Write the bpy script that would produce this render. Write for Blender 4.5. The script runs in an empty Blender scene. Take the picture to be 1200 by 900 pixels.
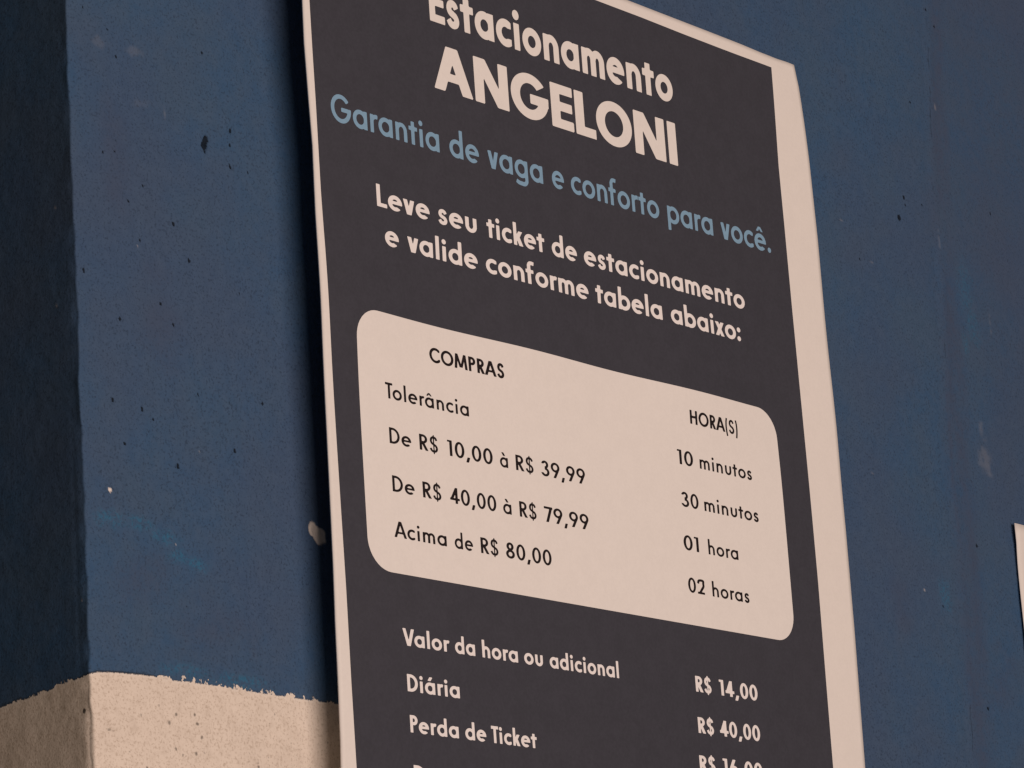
import bpy, math
import numpy as np
from mathutils import Matrix, Vector

# ------------------------------------------------------------------ camera
S = bpy.context.scene
EYE = 1.5                                   # camera height above the floor
cam_d = bpy.data.cameras.new('camera')
cam = bpy.data.objects.new('camera', cam_d)
S.collection.objects.link(cam)
cam_d.lens = 128.06
cam_d.sensor_width = 36.0
cam_d.clip_start = 0.05
cam_d.clip_end = 100.0
RGT = Vector((0.6580954, -0.75004882, -0.06585757))
UP = -Vector((0.15736177, 0.22254966, -0.96213769))
FWD = Vector((0.73630681, 0.62281492, 0.26448791))
m = Matrix.Identity(4)
for i in range(3):
    m[i][0] = RGT[i]; m[i][1] = UP[i]; m[i][2] = -FWD[i]
m[1][3] = -1.67892
m[2][3] = EYE
cam.matrix_world = m
S.camera = cam

# ------------------------------------------------------------------ light
W = bpy.data.worlds.new('World'); S.world = W; W.use_nodes = True
bg = W.node_tree.nodes['Background']
bg.inputs['Color'].default_value = (1.0, 0.75, 0.55, 1)
bg.inputs['Strength'].default_value = 0.080

def area(name, loc, target, sx, sy, energy, col):
    d = bpy.data.lights.new(name, 'AREA'); d.shape = 'RECTANGLE'
    d.size = sx; d.size_y = sy; d.energy = energy; d.color = col
    o = bpy.data.objects.new(name, d); S.collection.objects.link(o)
    o.location = loc
    o.rotation_euler = (Vector(target) - Vector(loc)).to_track_quat('-Z', 'Y').to_euler()
    return o
area('broad_front_light', (1.25, -5.0, 1.9), (1.95, 0.0, 2.15), 4.7, 2.2, 228.0, (1.0, 0.785, 0.680))  # unseen broad light source in front of the wall

vs = S.view_settings
S.display_settings.display_device = 'sRGB'
vs.view_transform = 'Standard'
try: vs.look = 'None'
except Exception: pass
vs.exposure = 0.0; vs.gamma = 1.0
S.render.engine = 'CYCLES'
S.cycles.max_bounces = 6
S.cycles.filter_width = 1.45
S.cycles.use_denoising = True

# ------------------------------------------------------------------ helpers
def link(name, verts, faces, mat, parent=None, smooth=False):
    me = bpy.data.meshes.new(name)
    verts = np.asarray(verts, dtype=np.float32)
    if parent is not None: verts = verts - np.array(parent.location, dtype=np.float32)
    me.from_pydata(verts.tolist(), [], faces) if isinstance(faces, list) else grid_mesh(me, verts, faces)
    me.update()
    if smooth:
        me.polygons.foreach_set('use_smooth', [True] * len(me.polygons))
    me.materials.append(mat)
    o = bpy.data.objects.new(name, me); S.collection.objects.link(o)
    if parent is not None: o.parent = parent
    return o

def grid_mesh(me, verts, quads):
    q = np.asarray(quads, dtype=np.int32)
    me.vertices.add(len(verts)); me.vertices.foreach_set('co', verts.ravel())
    me.loops.add(q.size); me.loops.foreach_set('vertex_index', q.ravel())
    me.polygons.add(len(q))
    me.polygons.foreach_set('loop_start', np.arange(0, q.size, 4, dtype=np.int32))
    me.polygons.foreach_set('loop_total', np.full(len(q), 4, dtype=np.int32))
    me.update(calc_edges=True)

def quads_of(nx, nz):
    i = np.arange(nx - 1)[:, None]; j = np.arange(nz - 1)[None, :]
    a = (i * nz + j)
    return np.stack([a, a + nz, a + nz + 1, a + 1], -1).reshape(-1, 4)

def tagged(o, label, cat, group=None):
    o['label'] = label; o['category'] = cat
    if group: o['group'] = group
    return o

rng = np.random.RandomState(7)
def vnoise(x, y, seed=0):
    """smooth value noise, -1..1, period-free for the sizes used"""
    r = np.random.RandomState(seed); T = r.uniform(-1, 1, (256, 256))
    xi = np.floor(x).astype(int); yi = np.floor(y).astype(int)
    fx = x - xi; fy = y - yi
    fx = fx * fx * (3 - 2 * fx); fy = fy * fy * (3 - 2 * fy)
    a = T[xi % 256, yi % 256]; b = T[(xi + 1) % 256, yi % 256]
    c = T[xi % 256, (yi + 1) % 256]; d = T[(xi + 1) % 256, (yi + 1) % 256]
    return (a * (1 - fx) + b * fx) * (1 - fy) + (c * (1 - fx) + d * fx) * fy
def fbm(x, y, f, seed, octs=4, gain=.55):
    s = 0; a = 1; t = 0
    for k in range(octs):
        s = s + a * vnoise(x * f + 17.3 * k, y * f + 5.1 * k, seed + k); t += a
        a *= gain; f *= 2.03
    return s / t
def sstep(a, b, x):
    t = np.clip((x - a) / (b - a), 0, 1); return t * t * (3 - 2 * t)

# ------------------------------------------------------------------ materials
def nm(name):
    M = bpy.data.materials.new(name); M.use_nodes = True
    nt = M.node_tree; return M, nt, nt.nodes['Principled BSDF']
def noise(nt, scale, detail=4, rough=.6, vec=None):
    n = nt.nodes.new('ShaderNodeTexNoise'); n.inputs['Scale'].default_value = scale
    n.inputs['Detail'].default_value = detail; n.inputs['Roughness'].default_value = rough
    if vec is not None: nt.links.new(vec, n.inputs['Vector'])
    return n
def mix(nt, fac, a, b, mode='MIX'):
    n = nt.nodes.new('ShaderNodeMix'); n.data_type = 'RGBA'; n.blend_type = mode
    for s, v in ((0, fac), (6, a), (7, b)):
        if hasattr(v, 'is_output') or hasattr(v, 'node'): nt.links.new(v, n.inputs[s])
        elif s == 0: n.inputs[0].default_value = v
        else: n.inputs[s].default_value = (*v, 1)
    return n.outputs[2]
def ramp(nt, src, p):
    n = nt.nodes.new('ShaderNodeMapRange'); n.interpolation_type = 'SMOOTHSTEP'
    nt.links.new(src, n.inputs[0])
    for i, v in enumerate(p): n.inputs[1 + i].default_value = v
    return n.outputs[0]
def math_(nt, op, a, b):
    n = nt.nodes.new('ShaderNodeMath'); n.operation = op
    for i, v in enumerate((a, b)):
        if hasattr(v, 'node'): nt.links.new(v, n.inputs[i])
        else: n.inputs[i].default_value = v
    return n.outputs[0]

def print_mat(name, col, var=.06, rough=.55):
    M, nt, b = nm(name)
    tc = nt.nodes.new('ShaderNodeTexCoord').outputs['Object']
    n1 = noise(nt, 60, 5, .7, tc); n2 = noise(nt, 420, 3, .6, tc)
    s = math_(nt, 'ADD', n1.outputs[0], n2.outputs[0])
    f = ramp(nt, s, (.7, 1.3, 0, 1))
    lo = tuple(c * (1 - var) for c in col); hi = tuple(c * (1 + var) for c in col)
    nt.links.new(mix(nt, f, lo, hi), b.inputs['Base Color'])
    b.inputs['Roughness'].default_value = rough
    b.inputs['Specular IOR Level'].default_value = .25
    bp = nt.nodes.new('ShaderNodeBump'); bp.inputs['Strength'].default_value = .12
    bp.inputs['Distance'].default_value = .0006
    nt.links.new(n2.outputs[0], bp.inputs['Height']); nt.links.new(bp.outputs[0], b.inputs['Normal'])
    return M
PAPER = print_mat('sheet_white', (.80, .785, .77), .018, .5)
DARK = print_mat('print_charcoal', (.0470, .0505, .0680), .08, .5)
CREAM = print_mat('print_white', (.81, .80, .79), .02, .5)
PINKW = print_mat('print_soft_white', (.86, .85, .865), .02, .5)
BLUE_T = print_mat('print_light_blue', (.215, .385, .560), .04, .5)
BLACK = print_mat('print_black', (.012, .008, .010), .10, .5)
GREYM = print_mat('spacer_grey', (.18, .18, .18), .05, .6)

def wall_material():
    M, nt, b = nm('painted_plaster')
    L = nt.links
    tc = nt.nodes.new('ShaderNodeTexCoord').outputs['Object']
    at = nt.nodes.new('ShaderNodeAttribute'); at.attribute_name = 'marks'
    sep = nt.nodes.new('ShaderNodeSeparateColor'); L.new(at.outputs['Color'], sep.inputs[0])
    teal, grime_shade, pit_shade = sep.outputs[0], sep.outputs[1], sep.outputs[2]
    chip = at.outputs['Alpha']
    bd = nt.nodes.new('ShaderNodeAttribute'); bd.attribute_name = 'band'
    sc = nt.nodes.new('ShaderNodeAttribute'); sc.attribute_name = 'surface'
    sp2 = nt.nodes.new('ShaderNodeSeparateColor'); L.new(sc.outputs['Color'], sp2.inputs[0])
    # ---- blue coat
    nA = noise(nt, 16, 5, .65, tc); nB = noise(nt, 120, 4, .7, tc); nC = noise(nt, 520, 3, .7, tc)
    nD = noise(nt, 6, 3, .5, tc)
    blue = mix(nt, ramp(nt, nA.outputs[0], (.35, .65, 0, 1)), (.0400, .0965, .198), (.0510, .0985, .178))
    blue = mix(nt, ramp(nt, nD.outputs[0], (.4, .62, 0, .55)), blue, (.0560, .0860, .158))
    blue = mix(nt, ramp(nt, nB.outputs[0], (.35, .7, 0, .28)), blue, (.0760, .128, .220))
    blue = mix(nt, ramp(nt, nC.outputs[0], (.50, .68, 0, .62)), blue, (.0240, .0420, .0800))
    tn = noise(nt, 330, 4, .8, tc)
    tf = math_(nt, 'MULTIPLY', teal, ramp(nt, tn.outputs[0], (.44, .60, .06, 1)))
    blue = mix(nt, tf, blue, (.028, .155, .290))
    blue = mix(nt, math_(nt, 'MULTIPLY', grime_shade, ramp(nt, nB.outputs[0], (.3, .6, .5, 1))), blue, (.0560, .0740, .1300))
    # ---- beige coat
    be = mix(nt, ramp(nt, nA.outputs[0], (.35, .65, 0, 1)), (.785, .718, .640), (.725, .660, .588))
    be = mix(nt, ramp(nt, nB.outputs[0], (.45, .72, 0, .45)), be, (.56, .49, .42))
    be = mix(nt, ramp(nt, nC.outputs[0], (.50, .66, 0, .50)), be, (.40, .32, .25))
    # ---- ragged brushed border: noise that is quick sideways and slow upwards
    mp = nt.nodes.new('ShaderNodeMapping'); L.new(tc, mp.inputs[0]); mp.inputs['Scale'].default_value = (1, 1, .75)
    nE = noise(nt, 190, 4, .65, mp.outputs[0]); nF = noise(nt, 900, 2, .6, tc)
    rag = math_(nt, 'MULTIPLY', math_(nt, 'SUBTRACT', ramp(nt, nE.outputs[0], (.47, .60, 0, 1)), .12), sp2.outputs[0])
    rag = math_(nt, 'MULTIPLY', rag, .0042)
    rag = math_(nt, 'ADD', rag, math_(nt, 'MULTIPLY', math_(nt, 'SUBTRACT', nF.outputs[0], .5), .0022))
    h = math_(nt, 'SUBTRACT', bd.outputs['Fac'], rag)
    isblue = ramp(nt, h, (-.0004, .0005, 0, 1))
    col = mix(nt, isblue, be, blue)
    groove_shade = math_(nt, 'MULTIPLY', math_(nt, 'SUBTRACT', 1.0, ramp(nt, h, (.0008, .0018, 0, 1))), isblue)  # shade of the paint edge, painted as a thin dark line
    groove_shade = math_(nt, 'MULTIPLY', groove_shade, math_(nt, 'SUBTRACT', .75, math_(nt, 'MULTIPLY', sp2.outputs[0], .75)))
    col = mix(nt, groove_shade, col, (.022, .026, .036))
    # highlight on the older coat's edge along the border, painted as lighter colour
    lip_highlight = math_(nt, 'MULTIPLY', ramp(nt, h, (-.0022, -.0006, 0, 1)), math_(nt, 'SUBTRACT', 1.0, isblue))
    col = mix(nt, math_(nt, 'MULTIPLY', lip_highlight, .55), col, (.78, .74, .68))
    # missing paint (pale) and pits, with painted shade and dirt
    col = mix(nt, chip, col, (.74, .70, .66))
    col = mix(nt, ramp(nt, pit_shade, (.25, .80, 0, .85)), col, (.001, .001, .001))
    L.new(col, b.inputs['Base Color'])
    b.inputs['Roughness'].default_value = .75
    b.inputs['Specular IOR Level'].default_value = .10
    hh = math_(nt, 'ADD', math_(nt, 'MULTIPLY', nB.outputs[0], .9), math_(nt, 'MULTIPLY', nC.outputs[0], .45))
    hh = math_(nt, 'ADD', hh, math_(nt, 'MULTIPLY', isblue, .5))
    bp = nt.nodes.new('ShaderNodeBump'); bp.inputs['Strength'].default_value = .55
    bp.inputs['Distance'].default_value = .0011
    L.new(hh, bp.inputs['Height']); L.new(bp.outputs[0], b.inputs['Normal'])
    return M
WALLM = wall_material()

# ------------------------------------------------------------------ the wall
# One plastered wall that turns an outside corner at x = XC: the side face runs
# back from the corner (+y), the main face runs right along y = 0.
XC = 1.5527
RAD = 0.0013
def seg(a, b, st): return list(np.arange(a, b - st * .5, st))
s_side = [-2.2, -1.6, -1.1, -.7, -.4, -.25, -.16] + seg(-.12, -.012, .0016)
s_corner = seg(-.012, .012, .0006)
s_main = seg(.012, .245, .0010) + seg(.245, .73, .004) + seg(.73, 1.26, .0016) + [1.27, 1.3, 1.4, 1.6, 2.0, 2.6, 3.2]
ss = np.array(s_side + s_corner + s_main)
zz = np.array([0.0, .5, 1.0, 1.4, 1.7, 1.8, 1.85] + seg(1.87, 2.50, .0011) + seg(2.50, 2.74, .0022) + [2.76, 2.8, 2.9, 3.1, 3.6])
SG, ZG = np.meshgrid(ss, zz, indexing='ij')
V = ZG - EYE
# wobble of the hand-plastered corner line, growing in the lower part
wob = .0007 * vnoise(ZG * 22, ZG * 0 + 3.1, 5) + .0008 * vnoise(ZG * 90, ZG * 0 + 1.1, 9)
wob = wob + .0016 * sstep(.46, .41, V) + .0007 * np.exp(-((V - .46) / .012) ** 2)
# rounded corner profile along arc length
arc = RAD * math.pi / 2
th = np.clip((SG + arc / 2) / arc, 0, 1) * math.pi / 2
cx, cy = XC + RAD, RAD
X = cx - RAD * np.cos(th) + np.clip(SG - arc / 2, 0, None)
Y = cy - RAD * np.sin(th) + np.clip(-SG - arc / 2, 0, None)
NX = -np.cos(th); NY = -np.sin(th)
cornerw = np.exp(-(SG / .004) ** 2)
X = X + wob * cornerw
# plaster undulation
und = .0011 * fbm(SG, ZG, 9, 21, 3) + .00042 * fbm(SG, ZG, 60, 31, 3) + .00012 * fbm(SG, ZG, 260, 41, 2)
# a shallow filled ridge beside the corner on the side face
ridge = -.0002 * np.exp(-((SG + .0085) / .0022) ** 2) + .00012 * np.exp(-((SG + .0125) / .0018) ** 2)
ridge = ridge * sstep(.66, .55, V) * (.25 + .75 * sstep(.445, .46, V))
disp = und * (1 - .7 * cornerw) + ridge

# old seam running up the main face beyond the sign
seam = np.interp(V, [.40, .50, .60, .77, .90, 1.0, 1.16, 1.3], [2.552, 2.553, 2.557, 2.567, 2.575, 2.580, 2.593, 2.603]) - XC + .0025 * vnoise(V * 14, V * 0 + 2, 61) + .0014 * vnoise(V * 60, V * 0 + 2, 62)
sd = SG - seam
disp = disp + (.0011 * np.exp(-(sd / .005) ** 2) - .0007 * np.exp(-((sd + .011) / .004) ** 2)) * (.5 + .5 * vnoise(V * 30, V * 0 + 4, 63))
marks = np.zeros(SG.shape + (4,), dtype=np.float32)
def blob(s0, v0, rs, rv, seed=0, ragged=.5, f=400):
    d = np.sqrt(((SG - s0) / rs) ** 2 + ((V - v0) / rv) ** 2)
    return d + ragged * vnoise(SG * f, V * f, 50 + seed)
def main(x): return x - XC
# pits: (x, v, radius)
pits = [(1.6430,.7690,.0020),(1.6114,.7519,.0016),(1.6560,.7461,.0024),(1.5595,.7212,.0022),(1.7036,.7319,.0018),
 (1.6279,.7103,.0016),(1.5907,.6935,.0016),(1.6390,.6979,.0018),(1.5810,.6365,.0022),(1.6075,.6343,.0020),(1.6172,.6283,.0018),
 (1.6380,.5999,.0028),(1.7207,.6559,.0016),(1.5909,.6086,.0016),(1.6923,.6191,.0018),(1.5803,.8073,.0014),(1.7012,.8490,.0020),
 (1.7005,.8382,.0018),(1.6995,.8224,.0020),(1.5962,.8788,.0014),(1.5886,.8966,.0016),(1.7168,.8211,.0014),(1.6158,.7907,.0014),
 (1.5912,.8096,.0012),(1.6600,.6527,.0018),(1.6781,.9008,.0020),(1.5675,.9073,.0012),(1.6019,.7776,.0012),
 (2.5280,.9705,.0026),(2.5177,.9497,.0032),(2.5290,.9640,.0018),(2.5930,1.1619,.0024),(2.6041,1.1483,.0022),(2.5543,.9688,.0016),(2.5530,1.0636,.0020),
 (2.5868,.6668,.0026),(2.5254,.6073,.0018),(2.6630,.9830,.0016),(2.5784,.5248,.0022),(2.4520,.9000,.0012)]
for k, (x, v, r) in enumerate(pits):
    g = sstep(1.1, .5, blob(main(x), v, r * .8, r, k, .45, 700)); marks[..., 2] = np.maximum(marks[..., 2], g); disp = disp - .0009 * g
# the large torn hole high on the left panel: two lobes
for (x, v, rs, rv) in ((1.6758, .8325, .0030, .0036), (1.6778, .8372, .0026, .0034), (1.6764, .8290, .0016, .0020)):
    g = sstep(1.15, .75, blob(main(x), v, rs, rv, 3, .22, 600)); marks[..., 2] = np.maximum(marks[..., 2], g); disp = disp - .0018 * g
# scattered pinholes, denser in some areas
NP = 3600
ps = rng.uniform(.004, .235, NP); pv = rng.uniform(.37, .93, NP)
keep = (fbm(ps, pv, 22, 77, 2) + .25 * (pv < .45)) > rng.uniform(-.3, .5, NP)
ps, pv = ps[keep], pv[keep]; pr = .0004 + .0007 * rng.uniform(0, 1, len(ps)) ** 4
px_ = np.concatenate([rng.uniform(.78, 1.25, 130), 1.012 + rng.normal(0, .016, 130)]); pvx = rng.uniform(.45, 1.2, 260)
ps = np.concatenate([ps, px_]); pv = np.concatenate([pv, pvx]); pr = np.concatenate([pr, .0006 + .0006 * rng.uniform(0, 1, 260) ** 3])
zv = zz - EYE
for a, b_, r in zip(ps, pv, pr):
    i0, i1 = np.searchsorted(ss, (a - 3 * r, a + 3 * r)); j0, j1 = np.searchsorted(zv, (b_ - 4 * r, b_ + 4 * r))
    if i1 <= i0 or j1 <= j0: continue
    d = np.sqrt(((SG[i0:i1, j0:j1] - a) / r) ** 2 + ((V[i0:i1, j0:j1] - b_) / (1.25 * r)) ** 2)
    g = sstep(1.6, .4, d) * (.26 + .34 * rng.rand())
    marks[i0:i1, j0:j1, 2] = np.maximum(marks[i0:i1, j0:j1, 2], g); disp[i0:i1, j0:j1] -= .0004 * g
# teal patches of an older coat
for k, (x, v, rx_, rv) in enumerate(((1.576, .556, .016, .007), (1.600, .556, .014, .006), (1.622, .550, .014, .005), (1.633, .5375, .012, .006),
        (1.652, .534, .012, .006), (1.640, .462, .028, .005), (1.690, .460, .030, .006), (2.6155, .8668, .011, .020),
        (2.602, .850, .006, .010), (2.530, .617, .011, .016), (2.61, .905, .012, .03))):
    marks[..., 0] = np.maximum(marks[..., 0], sstep(1.25, .2, blob(main(x), v, rx_, rv, k, .35, 160)) * (.65 if k < 7 else .50))
# grimy vertical streak beyond the sign and cloudy smudges, plus painted seam shadow
st = np.exp(-((SG - seam - .010 - .004 * vnoise(V * 9, V * 0, 3)) / .018) ** 2) * (.55 + .45 * fbm(SG * 3, V, 24, 91, 3))
wide = sstep(main(2.50), main(2.66), SG) * sstep(.62, 1.0, V + .05 * fbm(SG, V, 12, 14, 2)) * .35
st = np.maximum(st, .6 * np.exp(-((sd + .002) / .0045) ** 2) * (.5 + .5 * vnoise(V * 26, V * 0 + 1, 64)))  # ridge shadow along the seam, painted as a narrow band
seam_shade = np.exp(-((sd + .003) / .0013) ** 2) * sstep(.15, .8, vnoise(V * 75, V * 0 + 1, 65) + .5 * vnoise(V * 12, V * 0 + 1, 66))  # seam's shadow line painted as dark dashes
marks[..., 2] = np.maximum(marks[..., 2], .55 * seam_shade)
marks[..., 1] = np.clip(np.maximum(st, wide), 0, 1) * (SG > .8)
for k, (x, v, rx_, rv) in enumerate(((1.592, .80, .016, .045), (1.628, .70, .02, .04), (1.60, .52, .03, .02), (1.66, .49, .04, .02), (2.46, .60, .02, .03), (2.60, .55, .04, .03))):
    marks[..., 1] = np.maximum(marks[..., 1], .38 * sstep(1.3, .1, blob(main(x), v, rx_, rv, 20 + k, .5, 60)))
# pale chips and flecks (paint gone)
chips = [(1.7632, .5738, .0040, .0052, 1.), (1.7690, .5692, .0064, .0064, 1.), (1.5757, .5749, .0016, .0016, 1.), (1.6326, .5459, .0009, .0012, .5),
         (1.6583, .6128, .0005, .0008, .2), (1.6085, .7470, .0006, .0010, .3), (1.7662, .5712, .0046, .0056, 1.), (1.6390, .8480, .0012, .0045, .07),
         (1.6130, .886, .009, .004, .05), (1.6180, .8500, .010, .004, .022), (1.5800, .886, .006, .005, .035),
         (2.6141, .7465, .011, .018, .065), (2.612, .775, .005, .008, .06), (2.645, .875, .0014, .012, .09), (2.575, .94, .0014, .010, .06),
         (2.43, .93, .0030, .0015, .12), (2.47, .90, .004, .0016, .10), (2.44, .71, .003, .0015, .10), (2.5905, 1.068, .0012, .003, .16),
         (2.500, .618, .0014, .0012, .4)]
for k, (x, v, rx_, rv, a) in enumerate(chips):
    g = sstep(1.12, .86 if a > .7 else .2, blob(main(x), v, rx_, rv, 40 + k, .16 if a > .7 else .5, 260)) * a
    marks[..., 3] = np.maximum(marks[..., 3], g)
    if k < 2: disp = disp - .0005 * g
# flecks on the shaded side face (s < 0)
for k, (y, v, r, a) in enumerate(((.0173, .7672, .0012, .8), (.0040, .50, .0008, .3), (.018, .70, .0008, .2))):
    marks[..., 3] = np.maximum(marks[..., 3], sstep(1.2, .4, blob(-y - arc / 2, v, r * .6, r * 1.6, 70 + k, .2, 500)) * a)
marks[..., 2] = np.maximum(marks[..., 2], .8 * sstep(1.2, .4, blob(-.0060, .4285, .0018, .0022, 90, .2, 500)))
marks[..., 2] = np.maximum(marks[..., 2], .52 * np.exp(-((SG + .0018 + .0006 * vnoise(V * 150, V * 0, 8)) / .0014) ** 2) * sstep(.452, .440, V))  # worn brown edge line, with the corner's soft shading painted in
# worn ring mark and pits in the beige band
for k, (x, v, r) in enumerate(((1.5700, .4160, .0028), (1.5665, .4170, .0024), (1.5735, .4120, .0020), (1.6190, .4265, .0022), (1.6260, .4320, .0020), (1.6430, .4330, .0018),
        (1.6455, .4270, .0020), (1.6490, .4190, .0016), (1.6250, .4090, .0018), (1.6310, .4060, .0016), (1.6430, .4080, .0018), (1.7000, .4035, .0020), (1.6975, .3985, .0020),
        (1.6945, .3960, .0018), (1.7100, .4110, .0016), (1.5950, .4290, .0014), (1.5840, .4040, .0014), (1.5980, .3950, .0014))):
    marks[..., 2] = np.maximum(marks[..., 2], (.56 if k < 3 else .62) * sstep(1.2, .3, blob(main(x), v, r, r * (.6 if k < 3 else 1.1), 120 + k, .5, 500)))

# height of the border between blue and beige, as a signed distance upward
bs = np.array([-2.2, -.09, -.0616 - arc / 2, -.040, -.024, -.012, -.004, .002, .006, .018, .042, .060, .0716, .0816, .105, .148, .19, .235, 3.2])
bv = np.array([.4300, .4440, .4455, .4470, .4496, .4499, .4508, .4518, .4530, .4541, .4549, .4549, .4545, .4548, .4550, .4541, .4536, .4532, .4532])
edge = np.interp(SG, bs, bv)
band = V - edge
rough = np.interp(SG, [-2, -.07, -.05, -.035, -.02, 0, .052, .060, .075, .12, .2, .24, 3.2], [.3, .3, .35, .6, .5, 0, .02, .45, .9, .85, .7, .35, .5])

X = X + NX * disp; Y = Y + NY * disp
co = np.stack([X, Y, ZG], -1).reshape(-1, 3)
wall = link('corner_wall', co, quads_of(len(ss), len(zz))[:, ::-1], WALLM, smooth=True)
me = wall.data
a = me.color_attributes.new('marks', 'FLOAT_COLOR', 'POINT'); a.data.foreach_set('color', marks.reshape(-1))
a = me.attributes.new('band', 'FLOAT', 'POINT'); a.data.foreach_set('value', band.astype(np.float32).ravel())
sfc = np.zeros(SG.shape + (4,), dtype=np.float32); sfc[..., 0] = rough; sfc[..., 3] = 1
a = me.color_attributes.new('surface', 'FLOAT_COLOR', 'POINT'); a.data.foreach_set('color', sfc.reshape(-1))
tagged(wall, 'pitted plaster wall with outside corner painted navy blue above a beige band', 'wall')

# ------------------------------------------------------------------ the sheet sign
KS = 1.00426
SX0 = 1.74511 * KS                      # world x of the sheet's left edge
SO = 0.028                         # the sheet hangs this far off the wall
def wave(U, Vv):
    """bulge of the sheet (metres, towards the room); U, Vv in mm"""
    a = 1.25 * np.cos(2 * np.pi * (U - 30) / 193.0) * np.exp(-((Vv - 735) / 48.0) ** 2)
    b = .12 * np.sin(Vv / 61.0 + U / 170.0)
    c = 1.6 * np.exp(-((U - 600) ** 2 + (Vv - 1040) ** 2) / 35.0 ** 2)
    return (a + b - c) * .001
def on_sheet(U, Vv, lift):
    U = np.asarray(U, float); Vv = np.asarray(Vv, float)
    d = np.interp(Vv, [150, 400, 950, 1045], [.021, .024, .032, .033])     # the sheet leans out a little at the top
    ks = KS * (1 - d / 1.67892) / (1 - SO / 1.67892)
    x = (SX0 + U * .001 * KS) / KS * ks; z = EYE + Vv * .001 * ks
    y = -d - wave(U, Vv) - lift * .001
    return np.stack([x, y, z], -1)

sign = bpy.data.objects.new('price_sign', None); S.collection.objects.link(sign)
sign.location = (SX0 + .3, -SO, EYE + .15)
sign.empty_display_size = .1
tagged(sign, 'tall dark printed parking price sheet with white margins hung off the blue wall', 'sign')

BOT = 150.0
Lv = [(BOT, -4), (401, -2.7), (418, -1.9), (458, -1.2), (499, -.9), (540, .2), (600, .9), (636, 1.2), (727, 1.6), (788, 1.4), (839, 2.2), (872, .8), (914, -.6), (946, -.1), (1041, .2)]
Rv = [(BOT, 592), (449, 596), (560, 598.6), (643, 599.2), (742, 597.8), (816, 597.7), (885, 598), (954, 596), (1019, 592), (1037, 588.8)]
Tu = [(0, 1041.0), (200, 1040.2), (370, 1039.1), (418, 1038.5), (472, 1037.9), (523, 1037.2), (551, 1036.3), (575, 1036.2), (589, 1037)]
pL = [(BOT, 14), (402, 11.6), (460, 11.0), (524, 11.0), (607, 10.0), (765, 8.2), (805, 7.5), (871, 7.3), (909, 6.8), (948, 6.6), (1030, 6.4)]
pR = [(BOT, 552), (446, 552.8), (595, 554.8), (735, 554.3), (818, 553.2), (891, 552.8), (941, 552.2), (988, 553.6), (1026, 554.6)]
pT = [(0, 1030.5), (330, 1029.1), (416, 1028.4), (471, 1027.3), (527, 1026.6), (555, 1026.4)]
def ip(tab, v): t = np.array(tab); return np.interp(v, t[:, 0], t[:, 1])
def sheet_grid(Lt, Rt, Tt, bottom, nu, nv):
    s = np.linspace(0, 1, nu)[:, None]; t = np.linspace(0, 1, nv)[None, :]
    top = ip(Tt, s * 600)
    Vv = bottom + (top - bottom) * t
    U = ip(Lt, Vv) + (ip(Rt, Vv) - ip(Lt, Vv)) * s
    return U, Vv
NU, NV = 150, 230
U, Vv = sheet_grid(Lv, Rv, Tu, BOT, NU, NV)
front = on_sheet(U, Vv, 0).reshape(-1, 3); back = front + np.array([0, .0012, 0])
q = quads_of(NU, NV)
def idx(i, j): return i * NV + j
ring = [idx(i, 0) for i in range(NU)] + [idx(NU - 1, j) for j in range(1, NV)] + [idx(i, NV - 1) for i in range(NU - 2, -1, -1)] + [idx(0, j) for j in range(NV - 2, 0, -1)]
nF = NU * NV
ring = np.array(ring); rn = np.roll(ring, -1)
side = np.stack([ring, ring + nF, rn + nF, rn], -1)
link('backing_sheet', np.vstack([front, back]), np.vstack([q[:, ::1], q[:, ::-1] + nF, side]), PAPER, sign)
U, Vv = sheet_grid(pL, pR, pT, BOT + 12, NU, NV)
link('printed_panel', on_sheet(U, Vv, .12).reshape(-1, 3), quads_of(NU, NV), DARK, sign)
# spacers that hold the sheet off the wall
for (u, v) in ((60, 990), (540, 990), (60, 250), (540, 250)):
    n = 16; vs_ = []; fs = []
    for k in range(n):
        t = 2 * math.pi * k / n
        vs_.append((SX0 + u * .001 + .012 * math.cos(t), -float(np.interp(v, [150, 400, 950, 1045], [.021, .024, .032, .033])) + .0022, EYE + v * .001 + .012 * math.sin(t)))
        vs_.append((SX0 + u * .001 + .012 * math.cos(t), .002, EYE + v * .001 + .012 * math.sin(t)))
    fs = [(2 * k, 2 * k + 1, (2 * k + 3) % (2 * n), (2 * k + 2) % (2 * n)) for k in range(n)]
    fs += [tuple(range(0, 2 * n, 2)), tuple(range(2 * n - 1, 0, -2))]
    link('spacer', vs_, fs, GREYM, sign)

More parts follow.
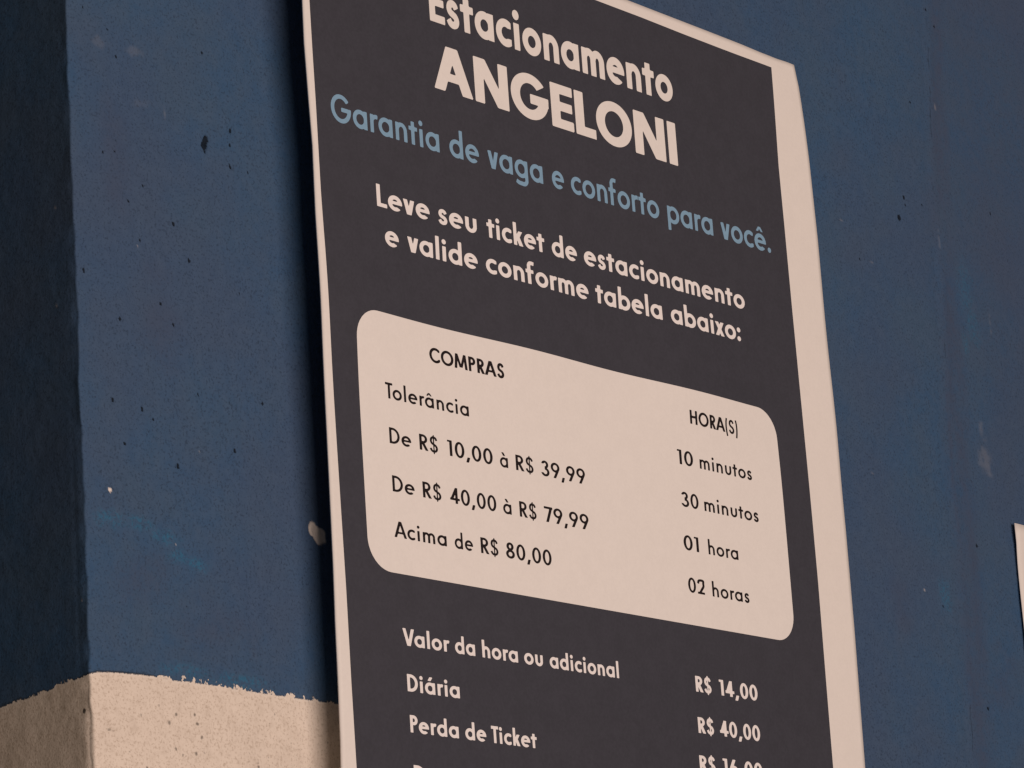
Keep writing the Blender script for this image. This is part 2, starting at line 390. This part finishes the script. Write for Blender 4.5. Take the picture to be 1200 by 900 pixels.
# ---- marching squares: fills the region f < 0 with cells clipped at the outline
def fill(f, x0, x1, y0, y1, h):
    nx = int(math.ceil((x1 - x0) / h)) + 1; ny = int(math.ceil((y1 - y0) / h)) + 1
    xs = x0 + h * np.arange(nx); ys = y0 + h * np.arange(ny)
    Xg, Yg = np.meshgrid(xs, ys, indexing='ij'); F = f(Xg, Yg)
    F = np.where(np.abs(F) < 1e-9, 1e-9, F)
    vid = {}; vs = []; fs = []
    def vert(k, x, y):
        if k not in vid: vid[k] = len(vs); vs.append((x, y))
        return vid[k]
    ins = F < 0
    cell = ins[:-1, :-1] | ins[1:, :-1] | ins[:-1, 1:] | ins[1:, 1:]
    for i, j in zip(*np.nonzero(cell)):
        c = [(i, j), (i + 1, j), (i + 1, j + 1), (i, j + 1)]
        poly = []
        for k in range(4):
            a, b = c[k], c[(k + 1) % 4]
            fa, fb = F[a], F[b]
            if fa < 0: poly.append(vert(a, xs[a[0]], ys[a[1]]))
            if (fa < 0) != (fb < 0):
                t = fa / (fa - fb)
                key = (min(a, b), max(a, b))
                poly.append(vert(key, xs[a[0]] + t * (xs[b[0]] - xs[a[0]]), ys[a[1]] + t * (ys[b[1]] - ys[a[1]])))
        poly = [p for n_, p in enumerate(poly) if p != poly[n_ - 1]]
        if len(poly) >= 3: fs.append(tuple(poly))
    return np.array(vs), fs

# rounded white table area
bl, br_, bb, bt, rr = 34.9, 517.8, 541.0, 728.0, 22.5
def rbox(x, y):
    cx_ = (bl + br_) / 2; cy_ = (bb + bt) / 2
    l = (y - bb) / (bt - bb)
    dx = np.abs(x - cx_) - (br_ - bl) / 2 + rr; dy = np.abs(y - cy_) - (bt - bb) / 2 + rr
    return np.hypot(np.maximum(dx, 0), np.maximum(dy, 0)) + np.minimum(np.maximum(dx, dy), 0) - rr
bvs, bfs = fill(rbox, bl - 3, br_ + 3, bb - 3, bt + 3, 3.1)
link('table_area', on_sheet(bvs[:, 0], bvs[:, 1], .24), bfs, CREAM, sign)

# ------------------------------------------------------------------ lettering
# geometric sans drawn from bars, rings and strokes; cap height 1
def box(x0, y0, x1, y1): return lambda x, y: np.maximum(np.maximum(x0 - x, x - x1), np.maximum(y0 - y, y - y1))
def poly(*p):
    p = [np.array(q_, float) for q_ in p]
    A = sum(p[i][0] * p[(i + 1) % len(p)][1] - p[(i + 1) % len(p)][0] * p[i][1] for i in range(len(p)))
    if A < 0: p = p[::-1]
    def f(x, y):
        d = None
        for i in range(len(p)):
            a, b = p[i], p[(i + 1) % len(p)]; e = b - a; L_ = math.hypot(*e)
            v = ((x - a[0]) * e[1] - (y - a[1]) * e[0]) / L_
            d = v if d is None else np.maximum(d, v)
        return d
    return f
def bar(x0, y0, x1, y1, hw):            # diagonal with level ends, hw = horizontal width
    return poly((x0 - hw / 2, y0), (x0 + hw / 2, y0), (x1 + hw / 2, y1), (x1 - hw / 2, y1))
def ell(cx, cy, rx, ry): return lambda x, y: (np.sqrt(((x - cx) / rx) ** 2 + ((y - cy) / ry) ** 2) - 1) * min(rx, ry)
def U_(*f): return lambda x, y: np.minimum.reduce([g(x, y) for g in f])
def I_(*f): return lambda x, y: np.maximum.reduce([g(x, y) for g in f])
def D_(a, *b): return lambda x, y: np.maximum.reduce([a(x, y)] + [-g(x, y) for g in b])
def ringe(cx, cy, rx, ry, w, hw=None):
    hw = hw or w * .92
    return D_(ell(cx, cy, rx, ry), ell(cx, cy, rx - w, ry - hw))
def spline(pts, n=10):
    P = [np.array(p, float) for p in pts]; P = [2 * P[0] - P[1]] + P + [2 * P[-1] - P[-2]]; out = []
    for i in range(1, len(P) - 2):
        for t in np.linspace(0, 1, n, endpoint=False):
            out.append(.5 * (2 * P[i] + (P[i + 1] - P[i - 1]) * t + (2 * P[i - 1] - 5 * P[i] + 4 * P[i + 1] - P[i + 2]) * t * t + (-P[i - 1] + 3 * P[i] - 3 * P[i + 1] + P[i + 2]) * t ** 3))
    out.append(P[-2]); return out
def stroke(pts, w, smooth=True):
    P = spline(pts) if smooth else [np.array(p, float) for p in pts]
    def f(x, y):
        d = np.full(x.shape, 9.)
        for a, b in zip(P[:-1], P[1:]):
            e = b - a; L2 = e @ e + 1e-12
            t = np.clip(((x - a[0]) * e[0] + (y - a[1]) * e[1]) / L2, 0, 1)
            d = np.minimum(d, np.hypot(x - a[0] - t * e[0], y - a[1] - t * e[1]))
        d = d - w / 2
        for a, b in ((P[0], P[1]), (P[-1], P[-2])):        # square off both ends
            e = (a - b) / np.hypot(*(a - b))
            o = (x - a[0]) * e[0] + (y - a[1]) * e[1]
            near = np.hypot(x - a[0], y - a[1]) < w * .54
            d = np.where(near & (o > 0), np.maximum(d, o), d)
        return d
    return f

def s_path(x0, x1, y0, y1, w):
    a, b, c, d = x0 + w / 2, x1 - w / 2, y0 + w * .46, y1 - w * .46
    pts = [(.93, .80), (.78, .945), (.50, 1.0), (.20, .925), (.09, .74), (.22, .58), (.50, .50), (.80, .41), (.95, .24), (.83, .07), (.50, 0), (.18, .06), (.0, .22)]
    return [(a + (b - a) * u, c + (d - c) * v) for u, v in pts]

def glyph(ch, w, xh):
    """returns (sdf, ink width, left kind, right kind) - kinds: s straight, r round, d diagonal"""
    hw = w * .90; ov = .014; asc = 1.055; o = .5 * (xh + 2 * ov)
    ro = o * (.99 + .25 * w); W2 = 2 * ro                   # round letter
    cy = xh / 2
    if ch == 'o': return ringe(ro, cy, ro, o, w), W2, 'r', 'r'
    if ch in 'adbpqg':
        Wb = W2 * .985; r = ringe(ro, cy, ro, o, w)
        if ch in 'adqg':
            top = {'a': xh, 'd': asc, 'q': xh, 'g': xh}[ch]
            bot = {'a': 0, 'd': 0, 'q': -.30, 'g': 0}[ch]
            st_ = box(Wb - w, bot, Wb, top); r = I_(r, box(-1, -1, Wb, 2))
            if ch == 'g':
                st_ = box(Wb - w, -.06, Wb, xh)
                hook = stroke([(Wb - w / 2, .0), (Wb - w / 2 - .005, -.12), (Wb * .72, -.235 + hw / 2 - .06), (Wb * .48, -.30 + hw / 2), (Wb * .25, -.285 + hw / 2), (Wb * .10, -.235 + hw / 2)], w * .95)
                return U_(r, st_, hook), Wb, 'r', 's'
            return U_(r, st_), Wb, 'r', 's'
        top = {'b': asc, 'p': xh}[ch]; bot = {'b': 0, 'p': -.29}[ch]
        r = I_(ringe(Wb - ro, cy, ro, o, w), box(0, -1, 3, 2))
        return U_(r, box(0, bot, w, top)), Wb, 's', 'r'
    if ch == 'c':
        cut = W2 * .80
        m_ = min((o - hw) * .93, .8 * o - hw * .78)
        return D_(ringe(ro, cy, ro, o, w), box(cut, -1, 3, 3), box(ro, cy - m_, 3, cy + m_)), cut, 'r', 'r'
    if ch == 'e':
        yb = cy - hw * .30
        r = ringe(ro, cy, ro, o, w)
        mouth = poly((ro * 1.0, yb), (3, yb), (3, yb - .13 - .75), (ro, yb - .02))
        mouth = I_(box(ro * .9, -1, 3, yb), poly((ro * .55, yb + .001), (W2 + .5, yb + .001), (W2 + .5, yb - (W2 + .5 - ro * .55) * .42), (ro * .55, yb - .0001)))
        bar_ = I_(box(w * .5, yb, W2 - w * .3, yb + hw * .82), ell(ro, cy, ro, o))
        return U_(D_(r, mouth), bar_), W2, 'r', 'r'
    if ch == 's':
        ws = .40 * (xh / .64) + .35 * w
        wq = w * (.96 if w < .17 else .84)
        return stroke(s_path(0, ws, -ov, xh + ov, wq), wq), ws, 'r', 'r'
    if ch in 'nmhur':
        wn = .50 * (xh / .64) + .38 * w
        if ch == 'r':
            wr = .27 * (xh / .64) + .52 * w
            arm = stroke([(w * .5, xh * .45), (w * .62, xh * .72), (w * .5 + .11, xh - hw * .5 - .02), (wr * .80, xh + ov - hw * .52), (wr, xh + ov - hw * .62)], hw)
            return U_(box(0, 0, w, xh), arm), wr, 's', 'd'
        def arch(xa, xb):
            rx = (xb - xa) / 2; ry = min(rx * 1.02, xh * .60); cyy = xh + ov - ry
            top_ = I_(D_(ell(xa + rx, cyy, rx, ry), ell(xa + rx, cyy, rx - w, ry - hw)), box(-1, cyy, 9, 9))
            return U_(top_, box(xb - w, 0, xb, cyy + .001), box(xa, 0, xa + w, cyy + .001))
        if ch == 'n': return U_(box(0, 0, w, xh), arch(0, wn)), wn, 's', 's'
        if ch == 'h': return U_(box(0, 0, w, asc), arch(0, wn)), wn, 's', 's'
        if ch == 'm':
            wm = wn * .93
            return U_(box(0, 0, w, xh), arch(0, wm), arch(wm - w, 2 * wm - w)), 2 * wm - w, 's', 's'
        if ch == 'u':
            g = arch(0, wn)
            return (lambda x, y: np.minimum(g(x, xh - y), box(0, .3, w, xh)(x, y))), wn, 's', 's'
    if ch == 'i':
        dr = w * .56 + .006; c0 = max(dr, w / 2)
        return U_(box(c0 - w / 2, 0, c0 + w / 2, xh), ell(c0, max(xh + .085 + dr, .875), dr, dr)), 2 * c0, 's', 's'
    if ch == 'l': return box(0, 0, w, asc), w, 's', 's'
    if ch == 't':
        wt = .20 + w * 1.35; c0 = wt * .47
        return U_(box(c0 - w / 2, 0, c0 + w / 2, .845), box(0, xh - hw * .95, wt, xh)), wt, 'd', 'd'
    if ch == 'f':
        wf = .25 + w * 1.15; c0 = wf * .40
        hook = stroke([(c0, xh * .9), (c0, .86), (c0 + .05 + w * .1, asc - hw * .35 - .03), (wf * .80, asc - hw * .42), (wf, asc - hw * .52)], hw)
        return U_(box(c0 - w / 2, 0, c0 + w / 2, .90), box(0, xh - hw * .95, wf * .93, xh), hook), wf, 'd', 'd'
    if ch == 'k':
        wk = .42 + w * .75; d = w * 1.25
        return U_(box(0, 0, w, asc), bar(w * .75 + .02, xh * .40, wk - d * .60, xh, d * .98),
                  bar(wk - d * .52, 0, w + .03 + d * .12, xh * .58, d)), wk, 's', 'd'
    if ch in 'vV':
        H_ = xh if ch == 'v' else 1.; wv = (.42 if ch == 'v' else .66) + w * (.85 if ch == 'v' else .75); d = w * 1.10
        c0 = wv / 2; k = d * .06
        return U_(bar(c0 - k + .0, 0, d / 2, H_, d), bar(c0 + k, 0, wv - d / 2, H_, d), box(c0 - k - d / 2, 0, c0 + k + d / 2, .0001)), wv, 'd', 'd'
    if ch == 'x':
        wx = .42 + w * .80; d = w * 1.12
        return U_(bar(d / 2, 0, wx - d / 2, xh, d), bar(wx - d / 2, 0, d / 2, xh, d)), wx, 'd', 'd'
    if ch in 'âáàê':
        base = 'a' if ch != 'ê' else 'e'
        g, gw, l, r = glyph(base, w, xh); c0 = gw * .5; t = max(w * .55, .075); y0, y1 = xh + .10, xh + .29
        if ch in 'âê': acc = U_(bar(c0 - .15, y0, c0, y1, t * 1.5), bar(c0 + .15, y0, c0, y1, t * 1.5))
        elif ch == 'á': acc = bar(c0 - .05, y0, c0 + .10, y1 + .03, t * 2.0)
        else: acc = bar(c0 + .05, y0, c0 - .10, y1 + .03, t * 2.0)
        return U_(g, acc), gw, l, r
    if ch == '.': dr = w * .62; return ell(dr, dr, dr, dr), 2 * dr, 'r', 'r'
    if ch == ':': dr = w * .62; return U_(ell(dr, dr, dr, dr), ell(dr, xh - dr, dr, dr)), 2 * dr, 'r', 'r'
    if ch == ',':
        wc = w * 1.35 + .05
        return bar(w * .5, -.19, wc - w * .55, .14, w * 1.05), wc, 'd', 'r'
    # capitals
    if ch == 'I': return box(0, 0, w, 1), w, 's', 's'
    if ch == 'E':
        we = .44 + .60 * w
        return U_(box(0, 0, w, 1), box(0, 0, we, hw), box(0, 1 - hw, we, 1), box(0, .5 - hw * .45, we * .96, .5 + hw * .50)), we, 's', 'd'
    if ch == 'L':
        wl = .41 + .55 * w
        return U_(box(0, 0, w, 1), box(0, 0, wl, hw)), wl, 's', 'd'
    if ch == 'T':
        wt = .48 + w * .4
        return U_(box(wt / 2 - w / 2, 0, wt / 2 + w / 2, 1), box(0, 1 - hw, wt, 1)), wt, 'd', 'd'
    if ch == 'H':
        wh = .60 + w * .5
        return U_(box(0, 0, w, 1), box(wh - w, 0, wh, 1), box(0, .52 - hw / 2, wh, .52 + hw / 2)), wh, 's', 's'
    if ch == 'A':
        wa = .73 + w * 1.0; d = w * 1.12; k = d * .05
        c0 = wa / 2
        return U_(bar(d / 2, 0, c0 - k * .8, 1, d), bar(wa - d / 2, 0, c0 + k * .8, 1, d), box(wa * .24, .235, wa * .76, .235 + hw * .85)), wa, 'd', 'd'
    if ch == 'N':
        wn = .67 + w * .80; d = w * 1.28
        return U_(box(0, 0, w, 1), box(wn - w, 0, wn, 1), poly((0, 1), (d * .95, 1), (wn, 0), (wn - d * .95, 0))), wn, 's', 's'
    if ch == 'M':
        wm = .86 + w * .8; d = w * 1.02; a_ = .09; c0 = wm / 2
        return U_(bar(d / 2, 0, a_ + d * .55, 1, d), bar(wm - d / 2, 0, wm - a_ - d * .55, 1, d),
                  bar(a_ + d * .55, 1, c0 - d * .12, .10, d * .95), bar(wm - a_ - d * .55, 1, c0 + d * .12, .10, d * .95)), wm, 'd', 'd'
    if ch in 'OCG':
        rx = .480 + .04 * w; ry = .5 + ov; g = ringe(rx, .5, rx, ry, w)
        if ch == 'O': return g, 2 * rx, 'r', 'r'
        if ch == 'C':
            cut = 2 * rx * .84; m_ = .733 * ry - hw * .85; return D_(g, box(cut, -1, 3, 3), box(rx * 1.25, .5 - m_, 3, .5 + m_)), cut, 'r', 'r'
        yb = .5 - hw * .30 + .03
        mouth = poly((rx, .53), (3, .53 + (3 - rx) * .02), (3, .53 + (3 - rx) * .66), (rx * 1.02, .56))
        return U_(D_(g, mouth), I_(box(rx * 1.02, yb - hw * .55, 2 * rx, yb + hw * .45), U_(ell(rx, .5, rx, ry), box(rx, .3, 2 * rx - .004, .55)))), 2 * rx, 'r', 'r'
    if ch == 'D':
        wd = .68 + .25 * w; a_ = wd * .32; rx = wd - a_
        out_ = U_(box(0, 0, a_ + .001, 1), I_(ell(a_, .5, rx, .5), box(a_, -1, 9, 9)))
        in_ = U_(box(w, hw, a_ + .001, 1 - hw), I_(ell(a_, .5, rx - w, .5 - hw), box(a_, -1, 9, 9)))
        return D_(out_, in_), wd, 's', 'r'
    if ch in 'PR':
        wp = .46 + .40 * w; y0 = .44 - .05 * w; c0 = (1 + y0) / 2; ry = (1 - y0) / 2; rx = min(ry, wp * .6); a_ = wp - rx
        out_ = U_(box(0, y0, a_ + .001, 1), I_(ell(a_, c0, rx, ry), box(a_, -1, 9, 9)))
        in_ = U_(box(w, y0 + hw, a_ + .001, 1 - hw), I_(ell(a_, c0, rx - w, ry - hw), box(a_, -1, 9, 9)))
        g = U_(box(0, 0, w, 1), D_(out_, in_))
        if ch == 'P': return g, wp, 's', 'r'
        wr = wp + .05; d = w * 1.20
        return U_(g, bar(wr - d / 2, 0, a_ * .72 + w * .15, y0 + hw * .6, d)), wr, 's', 'd'
    if ch in 'S$':
        ws = .50 + .45 * w
        g = stroke(s_path(0, ws, -ov, 1 + ov, w), w * .97)
        if ch == '$': return U_(stroke(s_path(0, ws, -ov, 1 + ov, w * .84), w * .84), box(ws / 2 - w * .24, -.11, ws / 2 + w * .24, 1.10)), ws, 'r', 'r'
        return g, ws, 'r', 'r'
    if ch in '()':
        wp = .13 + w * .7
        pts = [(wp - w / 2, 1.06), (w * .5 + .02, .78), (w / 2, .42), (w * .5 + .03, .06), (wp - w / 2, -.24)]
        if ch == ')': pts = [(wp - x_, y_) for x_, y_ in pts]
        return stroke(pts, w * .85), wp, 'r', 'r'
    # figures
    if ch == '0':
        rx = .275 + .16 * w; return ringe(rx, .5, rx, .5 + ov, w), 2 * rx, 'r', 'r'
    if ch == '1':
        wo = .17 + w * .95
        return U_(box(wo - w, 0, wo, 1), box(.03, 1 - hw * .80, wo, 1)), wo, 'd', 's'
    if ch == '2':
        w2 = .52 + .25 * w
        g = stroke([(w / 2, .70), (w * .5 + .045, .87), (w2 * .48, 1 - hw / 2), (w2 * .86, .90), (w2 - w / 2, .72), (w2 * .86, .54), (w2 * .60, .31), (w2 * .36, .10), (w * .62, 0 - hw * .1)], w)
        return U_(I_(g, box(-1, 0, 3, 3)), box(0.01, 0, w2, hw)), w2, 'r', 'd'
    if ch == '3':
        r1 = .225 + .13 * w; r2 = .265 + .15 * w
        t_ = D_(ringe(r2 * .96, .755, r1, .245 + ov, w), box(-1, -1, r2 * .90, .80))
        b_2 = D_(ringe(r2, .275, r2, .275 + ov, w), box(-1, .22, r2 * .90, 2))
        return U_(t_, b_2), 2 * r2, 'r', 'r'
    if ch == '4':
        w4 = .62 + .25 * w; c0 = w4 * .80 - w / 2
        return U_(box(c0 - w / 2, 0, c0 + w / 2, 1), box(.02, .20, w4, .20 + hw), bar(w * .62, .20, c0 + w * .10, 1, w * 1.12)), w4, 'd', 'd'
    if ch == '7':
        w7 = .54 + .25 * w; d = w * 1.12
        return U_(box(0, 1 - hw, w7, 1), bar(w7 * .33, 0, w7 - d / 2, 1, d)), w7, 'd', 'd'
    if ch == '8':
        r1 = .215 + .14 * w; r2 = .265 + .16 * w
        return U_(ringe(r2, .755, r1, .245 + ov, w), ringe(r2, .27, r2, .27 + ov, w)), 2 * r2, 'r', 'r'
    if ch in '69':
        r1 = .285 + .15 * w; d = w * 1.12; ry = .315 + .02 * w
        g = U_(ringe(r1, 1 - ry + ov, r1, ry, w), bar(r1 * .78, 0, 2 * r1 - w * .62, .60, d))
        if ch == '9': return g, 2 * r1, 'r', 'r'
        return (lambda x, y: g(2 * r1 - x, 1 - y)), 2 * r1, 'r', 'r'
    raise ValueError(ch)

GC = {}
def glyph_mesh(ch, w, xh, h):
    k = (ch, w, xh, h)
    if k not in GC:
        f, wd, l, r = glyph(ch, w, xh)
        vs, fs = fill(f, -.06, wd + .08, -.36, 1.16, h)
        GC[k] = (vs, fs, wd, l, r)
    return GC[k]
SB = {'s': 1.0, 'r': .55, 'd': .25}
KERN = {('T', 'o'): -.10, ('V', 'a'): -.08, ('R', '$'): .0, ('L', 'O'): -.02, ('A', '('): -.03, ('T', 'i'): -.04, ('r', 'â'): -.03, ('r', 'a'): -.02,
        ('P', 'e'): -.03, ('A', 'c'): -.04, ('v', 'a'): -.01, ('R', 'A'): -.05, ('A', 'S'): -.02, ('P', 'R'): .0, ('E', 's'): .03, ('7', '9'): -.03}
def word(verts, faces, text, u0, u1, v0, H, w, xh, track, h, lift, thin=None):
    """set a word between u0 and u1 (mm) on baseline v0"""
    gl = [glyph_mesh(c, thin if (thin and c in '()S') else w, xh, h) for c in text]
    xp = [0.0]
    for i in range(1, len(gl)):
        gap = track * (SB[gl[i - 1][4]] + SB[gl[i][3]]) + KERN.get((text[i - 1], text[i]), 0) * (.4 if w > .2 else 1)
        xp.append(xp[-1] + gl[i - 1][2] + gap)
    total = xp[-1] + gl[-1][2]
    sx = (u1 - u0) / total
    for (vs, fs, wd, l, r), x in zip(gl, xp):
        base = len(verts)
        for p in vs: verts.append((u0 + (p[0] + x) * sx, v0 + p[1] * H))
        faces.extend([tuple(base + i for i in f) for f in fs])
    return sx / H
def line(name, words_, v0, H, w, mat, lift, xh=.66, track=.10, h=.034, thin=None):
    verts = []; faces = []; sc_ = []
    for t, a_, b_ in words_: sc_.append(word(verts, faces, t, a_, b_, v0, H, w, xh, track, h, lift, thin))
    print(name, words_[0][0], ['%.2f' % s_ for s_ in sc_])
    vv = np.array(verts)
    o = link(name, on_sheet(vv[:, 0], vv[:, 1], lift), faces, mat, sign)
    return o
P1, P2 = .24, .34
o = line('headline', [('Estacionamento', 133.8, 418.4)], 963.9, 31.6, .218, CREAM, P1, .68, .060, .028)
o = line('headline', [('ANGELONI', 133.9, 417.8)], 911.6, 35.5, .240, CREAM, P1, .68, .045, .024)
o = line('slogan_line', [('Garantia', 22.2, 135.0), ('de', 146.0, 178.3), ('vaga', 188.0, 250.1), ('e', 260.7, 274.6), ('conforto', 282.7, 388.7), ('para', 398.9, 456.1), ('você.', 466.4, 531.3)], 861.7, 20.8, .168, BLUE_T, P1, .66, .075)
o = line('text_line', [('Leve', 64.3, 119.7), ('seu', 128.7, 170.4), ('ticket', 181.4, 246.0), ('de', 254.4, 283.5), ('estacionamento', 291.7, 489.6)], 806.8, 16.7, .192, PINKW, P1, .67, .075)
o = line('text_line', [('e', 70.5, 85.0), ('valide', 94.2, 168.9), ('conforme', 177.8, 294.2), ('tabela', 302.5, 381.8), ('abaixo:', 392.3, 480.8)], 779.0, 16.7, .192, PINKW, P1, .67, .075)
o = line('table_heading', [('COMPRAS', 110.8, 189.9)], 700.4, 11.0, .190, BLACK, P2, .66, .080)
o = line('table_heading', [('HORA(S)', 405.0, 465.7)], 700.2, 11.0, .190, BLACK, P2, .66, .080, thin=.165)
BK = dict(xh=.64, track=.105)
for v0, ws in ((665.8, [('Tolerância', 61.6, 148.7)]),
               (633.5, [('De', 63.1, 85.3), ('R$', 93.9, 113.3), ('10,00', 122.6, 171.2), ('à', 179.0, 187.7), ('R$', 196.3, 216.0), ('39,99', 224.2, 273.9)]),
               (599.1, [('De', 63.3, 85.8), ('R$', 94.3, 113.7), ('40,00', 122.3, 171.8), ('à', 179.1, 188.1), ('R$', 197.0, 215.8), ('79,99', 224.3, 274.2)]),
               (566.6, [('Acima', 62.2, 116.0), ('de', 124.4, 143.7), ('R$', 152.0, 171.0), ('80,00', 179.0, 228.9)]),
               (665.9, [('10', 385.7, 405.2), ('minutos', 413.3, 479.3)]),
               (632.8, [('30', 386.9, 408.1), ('minutos', 415.1, 483.3)]),
               (598.9, [('01', 385.8, 404.1), ('hora', 415.8, 452.9)]),
               (566.2, [('02', 387.3, 407.1), ('horas', 416.6, 462.7)])):
    line('table_row', ws, v0, 11.5, .160, BLACK, P2, **BK)
MD = dict(xh=.67, track=.085)
for v0, ws in ((491.0, [('Valor', 64.5, 111.7), ('da', 117.7, 138.6), ('hora', 146.1, 184.1), ('ou', 190.9, 211.2), ('adicional', 218.7, 296.3)]),
               (459.2, [('Diária', 66.3, 119.5)]),
               (430.9, [('Perda', 66.8, 115.9), ('de', 122.7, 144.5), ('Ticket', 150.0, 198.3)]),
               (396.6, [('D', 67.7, 79.0)]),
               (490.0, [('R$', 386.6, 405.9), ('14,00', 414.9, 462.7)]),
               (458.6, [('R$', 385.6, 404.8), ('40,00', 411.6, 461.6)]),
               (429.6, [('R$', 383.7, 403.0), ('16,00', 411.5, 460.6)])):
    line('price_row', ws, v0, 12.0, .195, PINKW, P1, **MD)

# ------------------------------------------------------------------ second sheet, at the right edge of the picture
nx, nz = 40, 50
s = np.linspace(0, 1, nx)[:, None]; t = np.linspace(0, 1, nz)[None, :]
xx = 2.6440 + .30 * s + 0 * t; zt = EYE + .6936 - .42 * (1 - t) + 0 * s
xx = xx - .0045 * (1 - t) * (1 - s) - .0016 * sstep(.95, 1., t) * sstep(.02, 0, s)
yy = -.004 - .0012 * np.sin(t * 5 + s * 3) - .002 * np.exp(-((1 - t) / .06) ** 2) * np.exp(-(s / .1) ** 2)
f_ = np.stack([xx, yy, zt], -1).reshape(-1, 3); b_ = f_ + np.array([0, .0006, 0])
NV = nz
ring = [i * nz for i in range(nx)] + [(nx - 1) * nz + j for j in range(1, nz)] + [i * nz + nz - 1 for i in range(nx - 2, -1, -1)] + [j for j in range(nz - 2, 0, -1)]
ring = np.array(ring); rn = np.roll(ring, -1); n0 = nx * nz
o = link('paper_notice', np.vstack([f_, b_]), np.vstack([quads_of(nx, nz), quads_of(nx, nz)[:, ::-1] + n0, np.stack([ring, ring + n0, rn + n0, rn], -1)]), PAPER)
tagged(o, 'blank white sheet edge on the blue wall, right of the price sign', 'notice')
